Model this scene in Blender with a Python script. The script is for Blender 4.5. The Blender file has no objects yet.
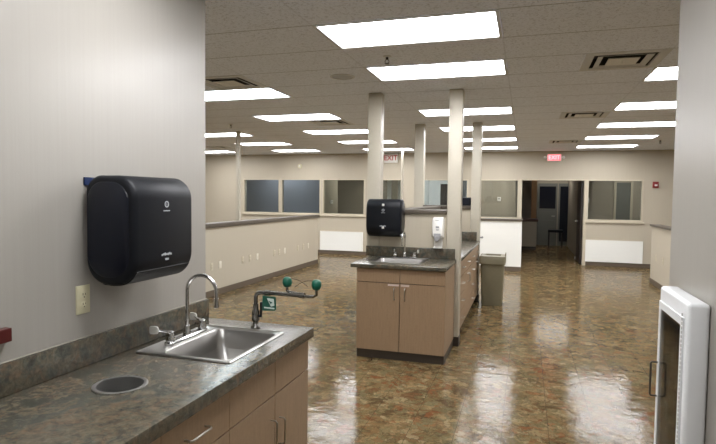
import bpy, bmesh, math, random
from mathutils import Vector, Matrix
random.seed(7)
PI = math.pi
SC = bpy.context.scene
COL = SC.collection

# ------------------------------------------------------------------ helpers
def lin(c):
    return tuple((v/12.92 if v <= .04045 else ((v+.055)/1.055)**2.4) for v in (x/255 for x in c))

class NT:
    def __init__(s, name):
        s.m = bpy.data.materials.new(name); s.m.use_nodes = True
        s.t = s.m.node_tree; s.t.nodes.clear()
        s.out = s.n('ShaderNodeOutputMaterial')
    def n(s, typ, **kw):
        nd = s.t.nodes.new(typ)
        for k, v in kw.items(): setattr(nd, k, v)
        return nd
    def l(s, a, b): s.t.links.new(a, b)
    def val(s, x, sock):
        if hasattr(x, 'is_linked') or hasattr(x, 'links'): s.l(x, sock)
        else: sock.default_value = x
    def math(s, op, a, b=0.0, c=None):
        nd = s.n('ShaderNodeMath', operation=op)
        s.val(a, nd.inputs[0]); s.val(b, nd.inputs[1])
        if c is not None: s.val(c, nd.inputs[2])
        return nd.outputs[0]
    def mix(s, f, a, b, mode='MIX'):
        nd = s.n('ShaderNodeMix', data_type='RGBA', blend_type=mode)
        s.val(f, nd.inputs[0])
        for x, i in ((a, 6), (b, 7)):
            if isinstance(x, tuple): nd.inputs[i].default_value = (*x[:3], 1)
            else: s.l(x, nd.inputs[i])
        return nd.outputs[2]
    def noise(s, vec, scale, detail=2, rough=.5, dist=0.0):
        nd = s.n('ShaderNodeTexNoise')
        nd.inputs['Scale'].default_value = scale; nd.inputs['Detail'].default_value = detail
        nd.inputs['Roughness'].default_value = rough; nd.inputs['Distortion'].default_value = dist
        s.l(vec, nd.inputs['Vector']); return nd
    def ramp(s, f, stops, interp='LINEAR'):
        nd = s.n('ShaderNodeValToRGB'); cr = nd.color_ramp; cr.interpolation = interp
        while len(cr.elements) < len(stops): cr.elements.new(.5)
        for e, (p, c) in zip(cr.elements, stops): e.position = p; e.color = (*c[:3], 1)
        s.l(f, nd.inputs[0]); return nd.outputs[0]
    def coord(s, scale=(1, 1, 1)):
        tc = s.n('ShaderNodeTexCoord')
        mp = s.n('ShaderNodeMapping'); mp.inputs['Scale'].default_value = scale
        s.l(tc.outputs['Object'], mp.inputs['Vector']); return mp.outputs[0]
    def bsdf(s, col=(.5, .5, .5), rough=.5, metal=0.0, spec=.5, **kw):
        b = s.n('ShaderNodeBsdfPrincipled')
        if isinstance(col, tuple): b.inputs['Base Color'].default_value = (*col[:3], 1)
        else: s.l(col, b.inputs['Base Color'])
        s.val(rough, b.inputs['Roughness']); s.val(metal, b.inputs['Metallic'])
        b.inputs['Specular IOR Level'].default_value = spec
        for k, v in kw.items(): b.inputs[k].default_value = v
        s.l(b.outputs[0], s.out.inputs[0]); return b
    def bump(s, b, h, strength=.2, dist=.01):
        nd = s.n('ShaderNodeBump'); nd.inputs['Strength'].default_value = strength
        nd.inputs['Distance'].default_value = dist
        s.l(h, nd.inputs['Height']); s.l(nd.outputs[0], b.inputs['Normal'])

def plain(name, c, rough=.5, metal=0.0, spec=.5, var=.06, **kw):
    t = NT(name); v = t.coord(); n = t.noise(v, 30, 3)
    a = lin(c)
    col = t.mix(n.outputs[0], tuple(x*(1-var) for x in a), tuple(x*(1+var) for x in a))
    t.bsdf(col, rough, metal, spec, **kw); return t.m

def emis(name, c, strength):
    t = NT(name); e = t.n('ShaderNodeEmission'); e.inputs[0].default_value = (*c, 1)
    e.inputs[1].default_value = strength; t.l(e.outputs[0], t.out.inputs[0]); return t.m

# ------------------------------------------------------------------ materials
def m_wall(name, c, sheen=.45):
    t = NT(name); v = t.coord((1, 1, 1))
    mp = t.coord((60, 60, 1.2)); n = t.noise(mp, 1.0, 3, .6)
    n2 = t.noise(v, 220, 2)
    a = lin(c)
    col = t.mix(n.outputs[0], tuple(x*.95 for x in a), tuple(x*1.05 for x in a))
    b = t.bsdf(col, sheen, 0, .35)
    h = t.math('ADD', n.outputs[0], t.math('MULTIPLY', n2.outputs[0], .6))
    t.bump(b, h, .12, .003); return t.m

def m_ceiling():
    t = NT('acoustic_tile'); tc = t.n('ShaderNodeTexCoord'); sp = t.n('ShaderNodeSeparateXYZ')
    t.l(tc.outputs['Object'], sp.inputs[0])
    def line(o, off, step, w):
        f = t.math('FRACT', t.math('ADD', t.math('DIVIDE', t.math('SUBTRACT', o, off), step), 100.0))
        d = t.math('MULTIPLY', t.math('SUBTRACT', .5, t.math('ABSOLUTE', t.math('SUBTRACT', f, .5))), step)
        return t.math('LESS_THAN', d, w)
    lx = line(sp.outputs[0], AX, 1.22, .007); ly = line(sp.outputs[1], RY, .61, .007)
    ln = t.math('MAXIMUM', t.math('MULTIPLY', lx, .28), ly)
    n = t.noise(tc.outputs['Object'], 60, 4, .75)
    n2 = t.noise(tc.outputs['Object'], 45, 4, .6)
    sp2 = t.ramp(n.outputs[0], [(.38, (0, 0, 0)), (.48, (1, 1, 1))])
    base = t.mix(n2.outputs[0], lin((226, 231, 242)), lin((238, 242, 251)))
    base = t.mix(sp2, t.mix(.62, lin((124, 122, 122)), base), base)
    col = t.mix(t.math('MULTIPLY', ln, .5), base, lin((112, 110, 106)))  # recess shade along the white T-bars, put into the colour as lines
    b = t.bsdf(col, .9, 0, .15)
    t.bump(b, t.math('SUBTRACT', t.math('MULTIPLY', n.outputs[0], .5), t.math('MULTIPLY', ln, 1.0)), .35, .004)
    return t.m

def m_floor():
    t = NT('slate_look_vinyl_tile'); tc = t.n('ShaderNodeTexCoord'); sp = t.n('ShaderNodeSeparateXYZ')
    t.l(tc.outputs['Object'], sp.inputs[0])
    S = .305; ox, oy = .19, .10
    gx = t.math('DIVIDE', t.math('SUBTRACT', sp.outputs[0], ox), S)
    gy = t.math('DIVIDE', t.math('SUBTRACT', sp.outputs[1], oy), S)
    cb = t.n('ShaderNodeCombineXYZ'); t.l(t.math('FLOOR', gx), cb.inputs[0]); t.l(t.math('FLOOR', gy), cb.inputs[1])
    wn = t.n('ShaderNodeTexWhiteNoise', noise_dimensions='3D'); t.l(cb.outputs[0], wn.inputs[0])
    sh = t.n('ShaderNodeVectorMath', operation='MULTIPLY_ADD')
    t.l(wn.outputs['Color'], sh.inputs[0]); sh.inputs[1].default_value = (.055, .055, 0)
    t.l(tc.outputs['Object'], sh.inputs[2])
    vec = sh.outputs[0]
    # ragged slate layers: cells pulled apart by noise, each with its own stone colour
    nd = t.noise(vec, 9, 6, .68)
    ds = t.n('ShaderNodeVectorMath', operation='MULTIPLY_ADD')
    t.l(nd.outputs['Color'], ds.inputs[0]); ds.inputs[1].default_value = (.26, .26, 0); t.l(vec, ds.inputs[2])
    STONE = [(0, lin((68, 56, 38))), (.14, lin((91, 82, 55))), (.28, lin((93, 67, 43))), (.42, lin((112, 89, 59))), (.56, lin((96, 91, 66))), (.70, lin((128, 107, 75))), (.84, lin((112, 66, 39))), (.93, lin((137, 121, 92)))]
    def cells(scale, off):
        mp = t.n('ShaderNodeMapping'); mp.inputs['Location'].default_value = off; t.l(ds.outputs[0], mp.inputs[0])
        vo = t.n('ShaderNodeTexVoronoi', feature='F1'); vo.inputs['Scale'].default_value = scale; t.l(mp.outputs[0], vo.inputs['Vector'])
        sc = t.n('ShaderNodeSeparateColor'); t.l(vo.outputs['Color'], sc.inputs[0])
        return t.ramp(sc.outputs[0], STONE, 'CONSTANT'), mp.outputs[0]
    ca, va = cells(9.0, (0, 0, 0)); cb_, vb = cells(20.0, (3.3, 1.7, 0))
    n1 = t.noise(vec, 6, 8, .7, 1.0)
    pick = t.ramp(n1.outputs[0], [(.44, (0, 0, 0)), (.54, (1, 1, 1))])
    col = t.mix(pick, ca, cb_)
    flow = t.ramp(n1.outputs[0], [(.30, lin((62, 50, 32))), (.42, lin((104, 78, 51))), (.50, lin((104, 96, 64))), (.60, lin((137, 117, 84))), (.72, lin((116, 69, 41)))])
    col = t.mix(.38, col, flow)
    n3 = t.noise(vec, 42, 6, .75, .6)
    col = t.mix(t.math('MULTIPLY', t.ramp(n3.outputs[0], [(.56, (0, 0, 0)), (.70, (1, 1, 1))]), .35), col, lin((148, 129, 96)))
    n4 = t.noise(vec, 24, 7, .72, 1.6)
    col = t.mix(t.math('MULTIPLY', t.ramp(n4.outputs[0], [(.36, (1, 1, 1)), (.46, (0, 0, 0))]), .65), col, lin((57, 46, 30)))
    ve = t.n('ShaderNodeTexVoronoi', feature='DISTANCE_TO_EDGE'); ve.inputs['Scale'].default_value = 9.0
    t.l(va, ve.inputs['Vector'])
    ed = t.math('LESS_THAN', ve.outputs[0], .030)
    col = t.mix(t.math('MULTIPLY', ed, .35), col, lin((51, 42, 29)))
    def near(g):
        f = t.math('FRACT', t.math('ADD', g, 200.0))
        return t.math('LESS_THAN', t.math('SUBTRACT', .5, t.math('ABSOLUTE', t.math('SUBTRACT', f, .5))), .008)
    seam = t.math('MAXIMUM', near(gx), near(gy))
    col = t.mix(t.math('MULTIPLY', seam, .5), col, lin((50, 42, 30)))
    rr = t.math('ADD', .03, t.math('MULTIPLY', n1.outputs[0], .11))
    b = t.n('ShaderNodeBsdfPrincipled'); t.l(col, b.inputs['Base Color']); b.inputs['Roughness'].default_value = .6; b.inputs['Specular IOR Level'].default_value = 0
    gl = t.n('ShaderNodeBsdfGlossy'); t.l(rr, gl.inputs['Roughness'])
    fr = t.n('ShaderNodeFresnel'); fr.inputs[0].default_value = 1.27
    mx = t.n('ShaderNodeMixShader'); t.l(t.math('MINIMUM', fr.outputs[0], .30), mx.inputs[0])      # grazing reflection capped to keep the tile pattern visible
    t.l(b.outputs[0], mx.inputs[1]); t.l(gl.outputs[0], mx.inputs[2]); t.l(mx.outputs[0], t.out.inputs[0])
    n5 = t.noise(tc.outputs['Object'], 10, 4, .55)
    h = t.math('ADD', t.math('MULTIPLY', n5.outputs[0], 1.0), t.math('MULTIPLY', n3.outputs[0], .12))
    h = t.math('SUBTRACT', h, t.math('MULTIPLY', seam, .12))
    t.bump(b, h, .12, .02); t.l(b.inputs['Normal'].links[0].from_socket, gl.inputs['Normal'])
    return t.m

def m_counter():
    t = NT('slate_laminate'); v = t.coord()
    n1 = t.noise(v, 8, 8, .7, .8); n2 = t.noise(v, 34, 8, .75, .6); n3 = t.noise(v, 14, 6, .65, 1.2)
    c = t.ramp(n1.outputs[0], [(.30, lin((46, 47, 42))), (.45, lin((76, 77, 68))), (.55, lin((95, 87, 72))), (.70, lin((66, 71, 64)))])
    c = t.mix(t.math('MULTIPLY', t.ramp(n3.outputs[0], [(.50, (0, 0, 0)), (.70, (1, 1, 1))]), .42), c, lin((122, 88, 62)))
    c = t.mix(t.math('MULTIPLY', t.ramp(n2.outputs[0], [(.40, (1, 1, 1)), (.55, (0, 0, 0))]), .5), c, lin((42, 42, 38)))
    c = t.mix(t.math('MULTIPLY', t.ramp(n2.outputs[0], [(.55, (0, 0, 0)), (.72, (1, 1, 1))]), .35), c, lin((124, 124, 112)))
    b = t.bsdf(c, .24, 0, .5)
    t.bump(b, n2.outputs[0], .06, .004)
    return t.m

def m_laminate():
    t = NT('tan_cabinet_laminate'); v = t.coord((90, 90, 5)); n = t.noise(v, 1.0, 5, .65)
    v2 = t.coord(); n2 = t.noise(v2, 60, 4, .7)
    a = lin((155, 130, 103))
    f = t.math('ADD', t.math('MULTIPLY', n.outputs[0], .6), t.math('MULTIPLY', n2.outputs[0], .4))
    c = t.ramp(f, [(.33, tuple(x*.84 for x in a)), (.67, tuple(x*1.13 for x in a))])
    t.bsdf(c, .42, 0, .4); return t.m

def m_steel(name, c, rough, metal=1.0):
    t = NT(name); v = t.coord((4, 4, 160)); n = t.noise(v, 1.0, 3)
    t.bsdf(lin(c), t.math('ADD', rough, t.math('MULTIPLY', n.outputs[0], .10)), metal); return t.m

def m_glass(name, tint, refl=1.0):
    t = NT(name)
    tr = t.n('ShaderNodeBsdfTransparent'); tr.inputs[0].default_value = (*tint, 1)
    gl = t.n('ShaderNodeBsdfGlossy'); gl.inputs['Roughness'].default_value = .02
    fr = t.n('ShaderNodeFresnel'); fr.inputs[0].default_value = 1.52
    mx = t.n('ShaderNodeMixShader')
    t.l(t.math('MULTIPLY', fr.outputs[0], refl), mx.inputs[0]); t.l(tr.outputs[0], mx.inputs[1]); t.l(gl.outputs[0], mx.inputs[2])
    t.l(mx.outputs[0], t.out.inputs[0]); return t.m

AX, RY = -1.404, 3.735-.305            # ceiling grid origin: tile edges at AX + 1.22 i, RY + 0.61 j
CH = 2.741                              # ceiling height
M = {}
M['wall'] = m_wall('vinyl_wallcovering', (180, 171, 153))
M['wallnear'] = m_wall('grey_vinyl_wallcovering', (160, 156, 148), .38)
M['wallblue'] = m_wall('blue_grey_paint', (146, 150, 157))
M['walldark'] = m_wall('drab_paint', (152, 145, 130))
M['wallpale'] = m_wall('pale_blue_paint', (206, 208, 206))
M['wallorange'] = m_wall('tan_paint', (186, 150, 112))
M['trim'] = plain('cream_trim_paint', (190, 181, 160), .4)
M['ceiling'] = m_ceiling()
M['floor'] = m_floor()
M['counter'] = m_counter()
M['lam'] = m_laminate()
M['base'] = plain('brown_rubber_base', (92, 80, 66), .5)
M['kick'] = plain('dark_rubber_kick', (58, 50, 42), .45)
M['cap'] = plain('grey_brown_cap_laminate', (84, 76, 66), .4, var=.12)
M['steel'] = m_steel('brushed_stainless_steel', (168, 166, 162), .26)
M['chutesteel'] = m_steel('polished_steel', (170, 169, 165), .25, .85)
M['chrome'] = plain('chrome', (205, 205, 205), .12, 1.0, var=.01)
M['nickel'] = plain('satin_nickel', (190, 186, 178), .28, 1.0, var=.02)
M['bracket'] = plain('dark_blue_bracket', (22, 40, 78), .4)
M['blade'] = plain('pale_satin_blade', (214, 212, 204), .45, .3, var=.02)
M['pipe'] = plain('dull_plated_pipe', (128, 126, 122), .22, 1.0, var=.08)
M['black'] = plain('black_plastic', (8, 12, 19), .48, 0, .28)
M['blacksoft'] = plain('smoked_black_plastic', (8, 13, 26), .3, 0, .35)
M['blackgloss'] = plain('glossy_black_plastic', (8, 9, 12), .4, 0, .2)
M['darkmetal'] = plain('dark_bronze_metal', (48, 46, 44), .35, .6)
M['pulldark'] = plain('grey_bronze_pull', (84, 80, 74), .35, .6)
M['white'] = plain('white_enamel', (228, 230, 231), .3, var=.02)
M['whitep'] = plain('white_panel_laminate', (232, 232, 226), .35, var=.015)
M['whitepl'] = plain('white_plastic', (226, 224, 218), .35, var=.02)
M['platebeige'] = plain('beige_plate_plastic', (196, 187, 165), .4, var=.02)
M['platewhite'] = plain('pale_plate_plastic', (214, 208, 192), .4, var=.02)
M['ivory'] = plain('ivory_plastic', (206, 200, 168), .4, var=.02)
M['grey'] = plain('grey_plastic', (150, 150, 150), .35)
M['slot'] = plain('dark_slot', (30, 26, 22), .8)
M['caulk'] = plain('aged_caulk', (150, 144, 130), .6)
M['green'] = plain('green_rubber', (0, 84, 64), .45)
M['greens'] = plain('green_tag_plastic', (22, 78, 62), .4)
M['paleg'] = plain('pale_print', (196, 206, 198), .5)
M['red'] = plain('dark_mahogany', (74, 18, 18), .3)
M['redal'] = plain('red_alarm_plastic', (128, 26, 26), .4)
M['redlet'] = plain('red_sign_lettering', (176, 28, 28), .5)
M['post'] = plain('beige_post_paint', (184, 177, 161), .4, var=.04)
M['binm'] = plain('olive_grey_plastic', (112, 106, 84), .5)
M['vent'] = plain('grey_painted_metal', (196, 196, 194), .45)
M['ventlt'] = plain('pale_painted_metal', (214, 212, 204), .45)
M['ventdk'] = plain('recess_shade', (62, 61, 60), .7)  # shade inside recesses put into the colour: duct, chute bottom, bin opening
M['doordk'] = plain('dark_brown_door', (36, 28, 24), .4)
M['hallgrey'] = plain('grey_door_paint', (104, 106, 100), .5)
M['deskred'] = plain('dark_cherry_laminate', (74, 44, 34), .35)
M['label'] = plain('label_paper', (214, 198, 188), .6, var=.1)
M['mark'] = plain('pale_grey_marking', (168, 172, 176), .5)
M['glass'] = m_glass('window_glass', (.80, .83, .84), 1.3)
M['glassdoor'] = m_glass('cabinet_glass', (.86, .86, .84), .9)
LW = 9.0
M['lensnear'] = emis('troffer_lens_neutral', (.975, .975, 1.0), LW)
M['lens'] = emis('troffer_lens_warm', (1.0, .955, .88), LW)
M['lenscool'] = emis('troffer_lens_cool', (.86, .97, 1.0), LW)
M['lensblue'] = emis('troffer_lens_blue', (.90, .93, 1.0), LW*.8)
M['exitglow'] = emis('exit_glow', (1.0, .14, .16), 1.1)
M['exitlet'] = emis('exit_letters', (1.0, .30, .32), 1.5)

# ------------------------------------------------------------------ mesh builder
ORG = {}
def org(o): return ORG.get(o.name, Vector((0, 0, 0))) if o else Vector((0, 0, 0))

class MB:
    def __init__(s): s.b = bmesh.new()
    def box(s, x0, x1, y0, y1, z0, z1, bev=0.0, seg=2):
        r = bmesh.ops.create_cube(s.b, size=1)
        for v in r['verts']:
            v.co = Vector(((x0+x1)/2+v.co.x*(x1-x0), (y0+y1)/2+v.co.y*(y1-y0), (z0+z1)/2+v.co.z*(z1-z0)))
        if bev:
            es = list({e for v in r['verts'] for e in v.link_edges})
            bmesh.ops.bevel(s.b, geom=es, offset=bev, segments=seg, profile=.5, affect='EDGES')
        return s
    def loft(s, rings, cap0=True, cap1=True, closed=False):
        R = [[s.b.verts.new(p) for p in r] for r in rings]
        n = len(R[0]); pairs = list(zip(R[:-1], R[1:])) + ([(R[-1], R[0])] if closed else [])
        for a, b in pairs:
            for i in range(n):
                j = (i+1) % n
                try: s.b.faces.new((a[i], a[j], b[j], b[i]))
                except ValueError: pass
        if not closed:
            if cap0: s.b.faces.new(list(reversed(R[0])))
            if cap1: s.b.faces.new(R[-1])
        return s
    def tube(s, pts, r, n=10, cap=True):
        pts = [Vector(p) for p in pts]; rs = r if isinstance(r, (list, tuple)) else [r]*len(pts)
        rings = []; up = None
        for i, p in enumerate(pts):
            d = (pts[min(i+1, len(pts)-1)]-pts[max(i-1, 0)]).normalized()
            if up is None:
                up = Vector((0, 0, 1)) if abs(d.z) < .9 else Vector((0, 1, 0))
            a = d.cross(up).normalized(); up = a.cross(d).normalized()
            rings.append([p+a*math.cos(2*PI*k/n)*rs[i]+up*math.sin(2*PI*k/n)*rs[i] for k in range(n)])
        return s.loft(rings, cap, cap)
    def cyl(s, p0, p1, r0, r1=None, n=20): return s.tube([p0, p1], [r0, r0 if r1 is None else r1], n)
    def lathe(s, prof, c=(0, 0, 0), n=32, axis='z', cap=True, closed=False):
        rings = []
        for r, h in prof:
            ring = []
            for k in range(n):
                a = 2*PI*k/n; u, w = r*math.cos(a), r*math.sin(a)
                p = {'z': (u, w, h), 'y': (u, h, -w), 'x': (h, u, w)}[axis]
                ring.append(Vector(c)+Vector(p))
            rings.append(ring)
        return s.loft(rings, cap, cap, closed)
    def ball(s, c, r, sc=(1, 1, 1)):
        q = bmesh.ops.create_uvsphere(s.b, u_segments=16, v_segments=10, radius=1)
        for v in q['verts']: v.co = Vector(c)+Vector((v.co.x*r*sc[0], v.co.y*r*sc[1], v.co.z*r*sc[2]))
        return s
    def prism(s, poly, a, b, axis):
        f = {'x': lambda p, t: Vector((t, p[0], p[1])), 'y': lambda p, t: Vector((p[0], t, p[1])), 'z': lambda p, t: Vector((p[0], p[1], t))}[axis]
        return s.loft([[f(p, a) for p in poly], [f(p, b) for p in poly]])
    def build(s, name, mat, parent=None, local=False, smooth=35, kind=None):
        bmesh.ops.recalc_face_normals(s.b, faces=s.b.faces)
        o0 = Vector((0, 0, 0)) if local else org(parent)
        if not local and parent is None:
            # a top-level mesh keeps its origin at its own base
            xs = [v.co for v in s.b.verts]
            if kind != 'structure':
                o0 = Vector(((min(v.x for v in xs)+max(v.x for v in xs))/2, (min(v.y for v in xs)+max(v.y for v in xs))/2, min(v.z for v in xs)))
        for v in s.b.verts: v.co -= o0
        me = bpy.data.meshes.new(name); s.b.to_mesh(me); s.b.free()
        me.materials.append(mat)
        if smooth:
            for p in me.polygons: p.use_smooth = True
            me.set_sharp_from_angle(angle=math.radians(smooth))
        o = bpy.data.objects.new(name, me); COL.objects.link(o)
        if parent: o.parent = parent
        else: o.location = o0
        ORG[o.name] = o0 if not local else Vector((0, 0, 0))
        if kind: o['kind'] = kind
        return o

def thing(name, label, cat, loc=(0, 0, 0), rotz=0, group=None):
    o = bpy.data.objects.new(name, None); COL.objects.link(o); o.empty_display_size = .1
    o.location = loc; o.rotation_euler = (0, 0, rotz)
    o['label'] = label; o['category'] = cat
    if group: o['group'] = group
    ORG[o.name] = Vector(loc); return o
def tag(o, label, cat, group=None):
    o['label'] = label; o['category'] = cat
    if group: o['group'] = group
    return o
def dup(root, loc, label, rotz=None):
    r = root.copy(); COL.objects.link(r); r.location = loc; r['label'] = label
    if rotz is not None: r.rotation_euler = (0, 0, rotz)
    for ch in root.children:
        c = ch.copy(); COL.objects.link(c); c.parent = r
        for g in ch.children:
            d = g.copy(); COL.objects.link(d); d.parent = c
    return r
def relabel_mats(root, part, mat):
    for c in root.children:
        if c.name.split('.')[0] == part:
            c.data = c.data.copy(); c.data.materials[0] = mat

def rr(x0, x1, y0, y1, r, z, n=6):
    pts = []
    for cx, cy, a0 in ((x1-r, y1-r, 0), (x0+r, y1-r, PI/2), (x0+r, y0+r, PI), (x1-r, y0+r, 3*PI/2)):
        for k in range(n+1):
            a = a0+PI/2*k/n; pts.append((cx+r*math.cos(a), cy+r*math.sin(a), z))
    return pts
def rr2(x0, x1, y0, y1, rs, n=8):        # 2-D rounded rectangle; rs = radii (x1y1, x0y1, x0y0, x1y0)
    pts = []
    for (cx, cy, a0), r in zip(((x1, y1, 0), (x0, y1, PI/2), (x0, y0, PI), (x1, y0, 3*PI/2)), rs):
        sx = -1 if cx == x1 else 1; sy = -1 if cy == y1 else 1
        for k in range(n+1):
            a = a0+PI/2*k/n; pts.append((cx+sx*r+r*math.cos(a), cy+sy*r+r*math.sin(a)))
    return pts

def carve(o, cutters):
    """subtract closed meshes (MB) from o, in o's local space"""
    for cb in cutters:
        bmesh.ops.recalc_face_normals(cb.b, faces=cb.b.faces)
        me = bpy.data.meshes.new('cut'); cb.b.to_mesh(me); cb.b.free()
        c = bpy.data.objects.new('cut', me); COL.objects.link(c)
        if o.parent is None: c.location = (0, 0, 0)
        md = o.modifiers.new('b', 'BOOLEAN'); md.object = c; md.operation = 'DIFFERENCE'; md.solver = 'EXACT'
        bpy.context.view_layer.update()
        dg = bpy.context.evaluated_depsgraph_get()
        new = bpy.data.meshes.new_from_object(o.evaluated_get(dg))
        o.modifiers.clear(); old = o.data; o.data = new; new.name = old.name
        bpy.data.objects.remove(c); bpy.data.meshes.remove(me)
        for p in o.data.polygons: p.use_smooth = True
        o.data.set_sharp_from_angle(angle=math.radians(35))
def carve_local(o, parent, cutters):
    o.parent = None; o.location = (0, 0, 0); carve(o, cutters); o.parent = parent
def text_mesh(name, s, size, loc, rot, mat, parent, depth=.002, xscale=1.0):
    cu = bpy.data.curves.new(name, 'FONT'); cu.body = s; cu.size = size; cu.extrude = depth
    cu.align_x = 'CENTER'; cu.align_y = 'CENTER'; cu.offset = size*.012
    t = bpy.data.objects.new(name+'_c', cu); COL.objects.link(t)
    bpy.context.view_layer.update()
    me = bpy.data.meshes.new_from_object(t.evaluated_get(bpy.context.evaluated_depsgraph_get()))
    bpy.data.objects.remove(t)
    me.transform(Matrix.Translation(Vector(loc)-org(parent)) @ Matrix.Rotation(rot[2], 4, 'Z') @ Matrix.Rotation(rot[0], 4, 'X') @ Matrix.Diagonal((xscale, 1, 1, 1)))
    me.materials.clear(); me.materials.append(mat)
    o = bpy.data.objects.new(name, me); COL.objects.link(o); o.parent = parent; return o

# ------------------------------------------------------------------ camera
CZ = 1.6
cam = bpy.data.cameras.new('camera'); co = bpy.data.objects.new('camera', cam); COL.objects.link(co)
yaw, pit, rol = -.29985, -.04818, .01207
f = Vector((math.sin(yaw)*math.cos(pit), math.cos(yaw)*math.cos(pit), math.sin(pit)))
r = Vector((math.cos(yaw), -math.sin(yaw), 0)); u = r.cross(f)
r2 = math.cos(rol)*r+math.sin(rol)*u; u2 = -math.sin(rol)*r+math.cos(rol)*u
mw = Matrix((r2, u2, -f)).transposed().to_4x4(); mw.translation = (0, 0, CZ)
co.matrix_world = mw
cam.sensor_fit = 'HORIZONTAL'; cam.sensor_width = 36; cam.lens = 540.47/716*36
cam.clip_start = .02; cam.clip_end = 100
SC.camera = co

# ------------------------------------------------------------------ lights layout
COLX = {'A': -1.404, 'B': -3.844, 'C': -6.284, 'R': 1.036, 'D': -8.724, 'S': 3.476}
def rowy(k): return 3.735+.61*k
TROF = [('A', k) for k in (-6, -3, 0, 2, 6, 9, 12, 15)] + [('B', k) for k in (3, 6, 9, 12, 15)] + \
       [('C', k) for k in (3, 6, 9, 12, 15)] + [('R', k) for k in (3, 6, 9, 12, 15)] + \
       [('D', k) for k in (9, 12, 15)] + [('S', k) for k in (6, 12)]
# unseen fittings behind the far wall, all but the pale room's added for brightness: (x, row, lens colour, strength, which room)
BACKT = [(-2.624, 19, (1, .98, .94), 18.0, 'pale room behind the far middle window'), (-7.504, 18, (.95, .97, 1), 8, 'blue-grey room behind the two left windows, added to light it'),
         (-5.064, 19, (1, .95, .85), 12, 'drab room behind the third window from the left, added to light it'), (-1.404+.1, 19, (1, .94, .86), 15, 'small drab room behind the white counter, added to light it'),
         (2.256, 19, (1, .95, .88), 10, 'room behind the far right window, added to light it'), (.19, 24, (1, .95, .9), 6, 'dark hall beyond the far doorway, added to light it')]
VENTS = [(.426, 2), (.426, 7), (.426, 13), (-3.234, 2), (-3.234, 7), (-7.504, 13)]   # left edge x, row

# ------------------------------------------------------------------ shell
XL, XR, YB, YF, YE = -10.6, 6.0, -2.6, 13.95, 20.2
mb = MB(); mb.box(XL-.2, XR+.2, YB-.2, YE+.2, -.12, 0); mb.build('floor', M['floor'], kind='structure', smooth=0)

mb = MB()
holes = []
for c, k in TROF: holes.append((COLX[c], COLX[c]+1.22, rowy(k)-.305, rowy(k)+.305))
for x, k, *_ in BACKT: holes.append((x, x+1.22, rowy(k)-.305, rowy(k)+.305))
for x, k in VENTS: holes.append((x, x+.61, rowy(k)-.305, rowy(k)+.305))
i0, i1 = -16, 13; j0, j1 = -11, 29
vd = {}
def cv(i, j):
    if (i, j) not in vd: vd[(i, j)] = mb.b.verts.new((AX+.61*i, RY+.61*j, CH))
    return vd[(i, j)]
for i in range(i0, i1):
    for j in range(j0, j1):
        cx, cy = AX+.61*(i+.5), RY+.61*(j+.5)
        if any(a < cx < b and c < cy < d for a, b, c, d in holes): continue
        mb.b.faces.new((cv(i, j), cv(i, j+1), cv(i+1, j+1), cv(i+1, j)))
mb.box(AX+.61*i0, AX+.61*i1, RY+.61*j0, RY+.61*j1, CH+.22, CH+.30)      # deck above the grid
mb.build('ceiling', M['ceiling'], kind='structure', smooth=0)

def wallbox(name, boxes, mat, bev=0):
    m = MB()
    for b in boxes: m.box(*b, bev)
    return m.build(name, mat, kind='structure', smooth=35)
H = CH-.002
XWL, XWR, YW = -1.747, .622, 2.70
wallbox('wall_near_left', [(XWL-.13, XWL, YB, YW, 0, H)], M['wallnear'], .008)
wallbox('wall_near_right', [(XWR, XWR+.13, YB, YW+.01, 0, H)], M['wallnear'], .008)
wallbox('wall_back', [(XL, XR, YB-.12, YB, 0, H)], M['wallnear'])
wallbox('wall_front_left', [(XL, XWL-.13, YW-.13, YW, 0, H)], M['wall'])
wallbox('wall_front_right', [(XWR+.13, XR, YW-.13, YW, 0, H)], M['wall'])
wallbox('wall_left', [(XL-.12, XL, YB, YE, 0, H)], M['wall'])
wallbox('wall_right', [(XR, XR+.12, YB, YE, 0, H)], M['wall'])
wallbox('wall_end', [(XL, XR, YE, YE+.12, 0, H)], M['walldark'])

# far wall with its openings
WT = .12
SILL, HEAD = 1.085, 2.045
WIN = [(-7.78, -6.64), (-6.60, -5.40), (-5.34, -4.13), (-4.05, -3.12), (-2.60, -1.40), (-1.22, -.165), (1.40, 2.60)]
DO = (-.10, 1.345)
mb = MB()
mb.box(XL, DO[0], YF, YF+WT, 0, SILL); mb.box(DO[1], XR, YF, YF+WT, 0, SILL)
mb.box(XL, XR, YF, YF+WT, HEAD, H)
xs = [XL]
for a, b in sorted(WIN+[DO]):
    if a-xs[-1] > .01: mb.box(xs[-1], a, YF, YF+WT, SILL, HEAD)
    xs.append(b)
mb.box(xs[-1], XR, YF, YF+WT, SILL, HEAD)
mb.build('wall_far', M['wall'], kind='structure', smooth=0)

FW = .045
for k, (a, b) in enumerate(WIN):
    m = MB(); e = .012
    y0, y1 = YF-.014, YF+WT+.01
    m.box(a-.01, a+FW*.6, y0, y1, SILL-.01, HEAD+.01); m.box(b-FW*.6, b+.01, y0, y1, SILL-.01, HEAD+.01)
    m.box(a+FW*.6, b-FW*.6, y0, y1, HEAD-FW*.4, HEAD+.01); m.box(a+FW*.6, b-FW*.6, y0-.004, y1, SILL-.01, SILL+FW*.55)
    w = m.build('window_%d' % (k+1), M['trim'], kind='structure', smooth=0)
    m = MB(); m.box(a+FW*.5, b-FW*.5, YF+.050, YF+.056, SILL+.015, HEAD-.01); m.build('window_pane', M['glass'], w, smooth=0)
    m = MB(); m.box(a-.04, b+.04, YF-.04, YF-.001, SILL-.055, SILL-.012, .005); m.build('window_sill', M['trim'], w)
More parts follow.
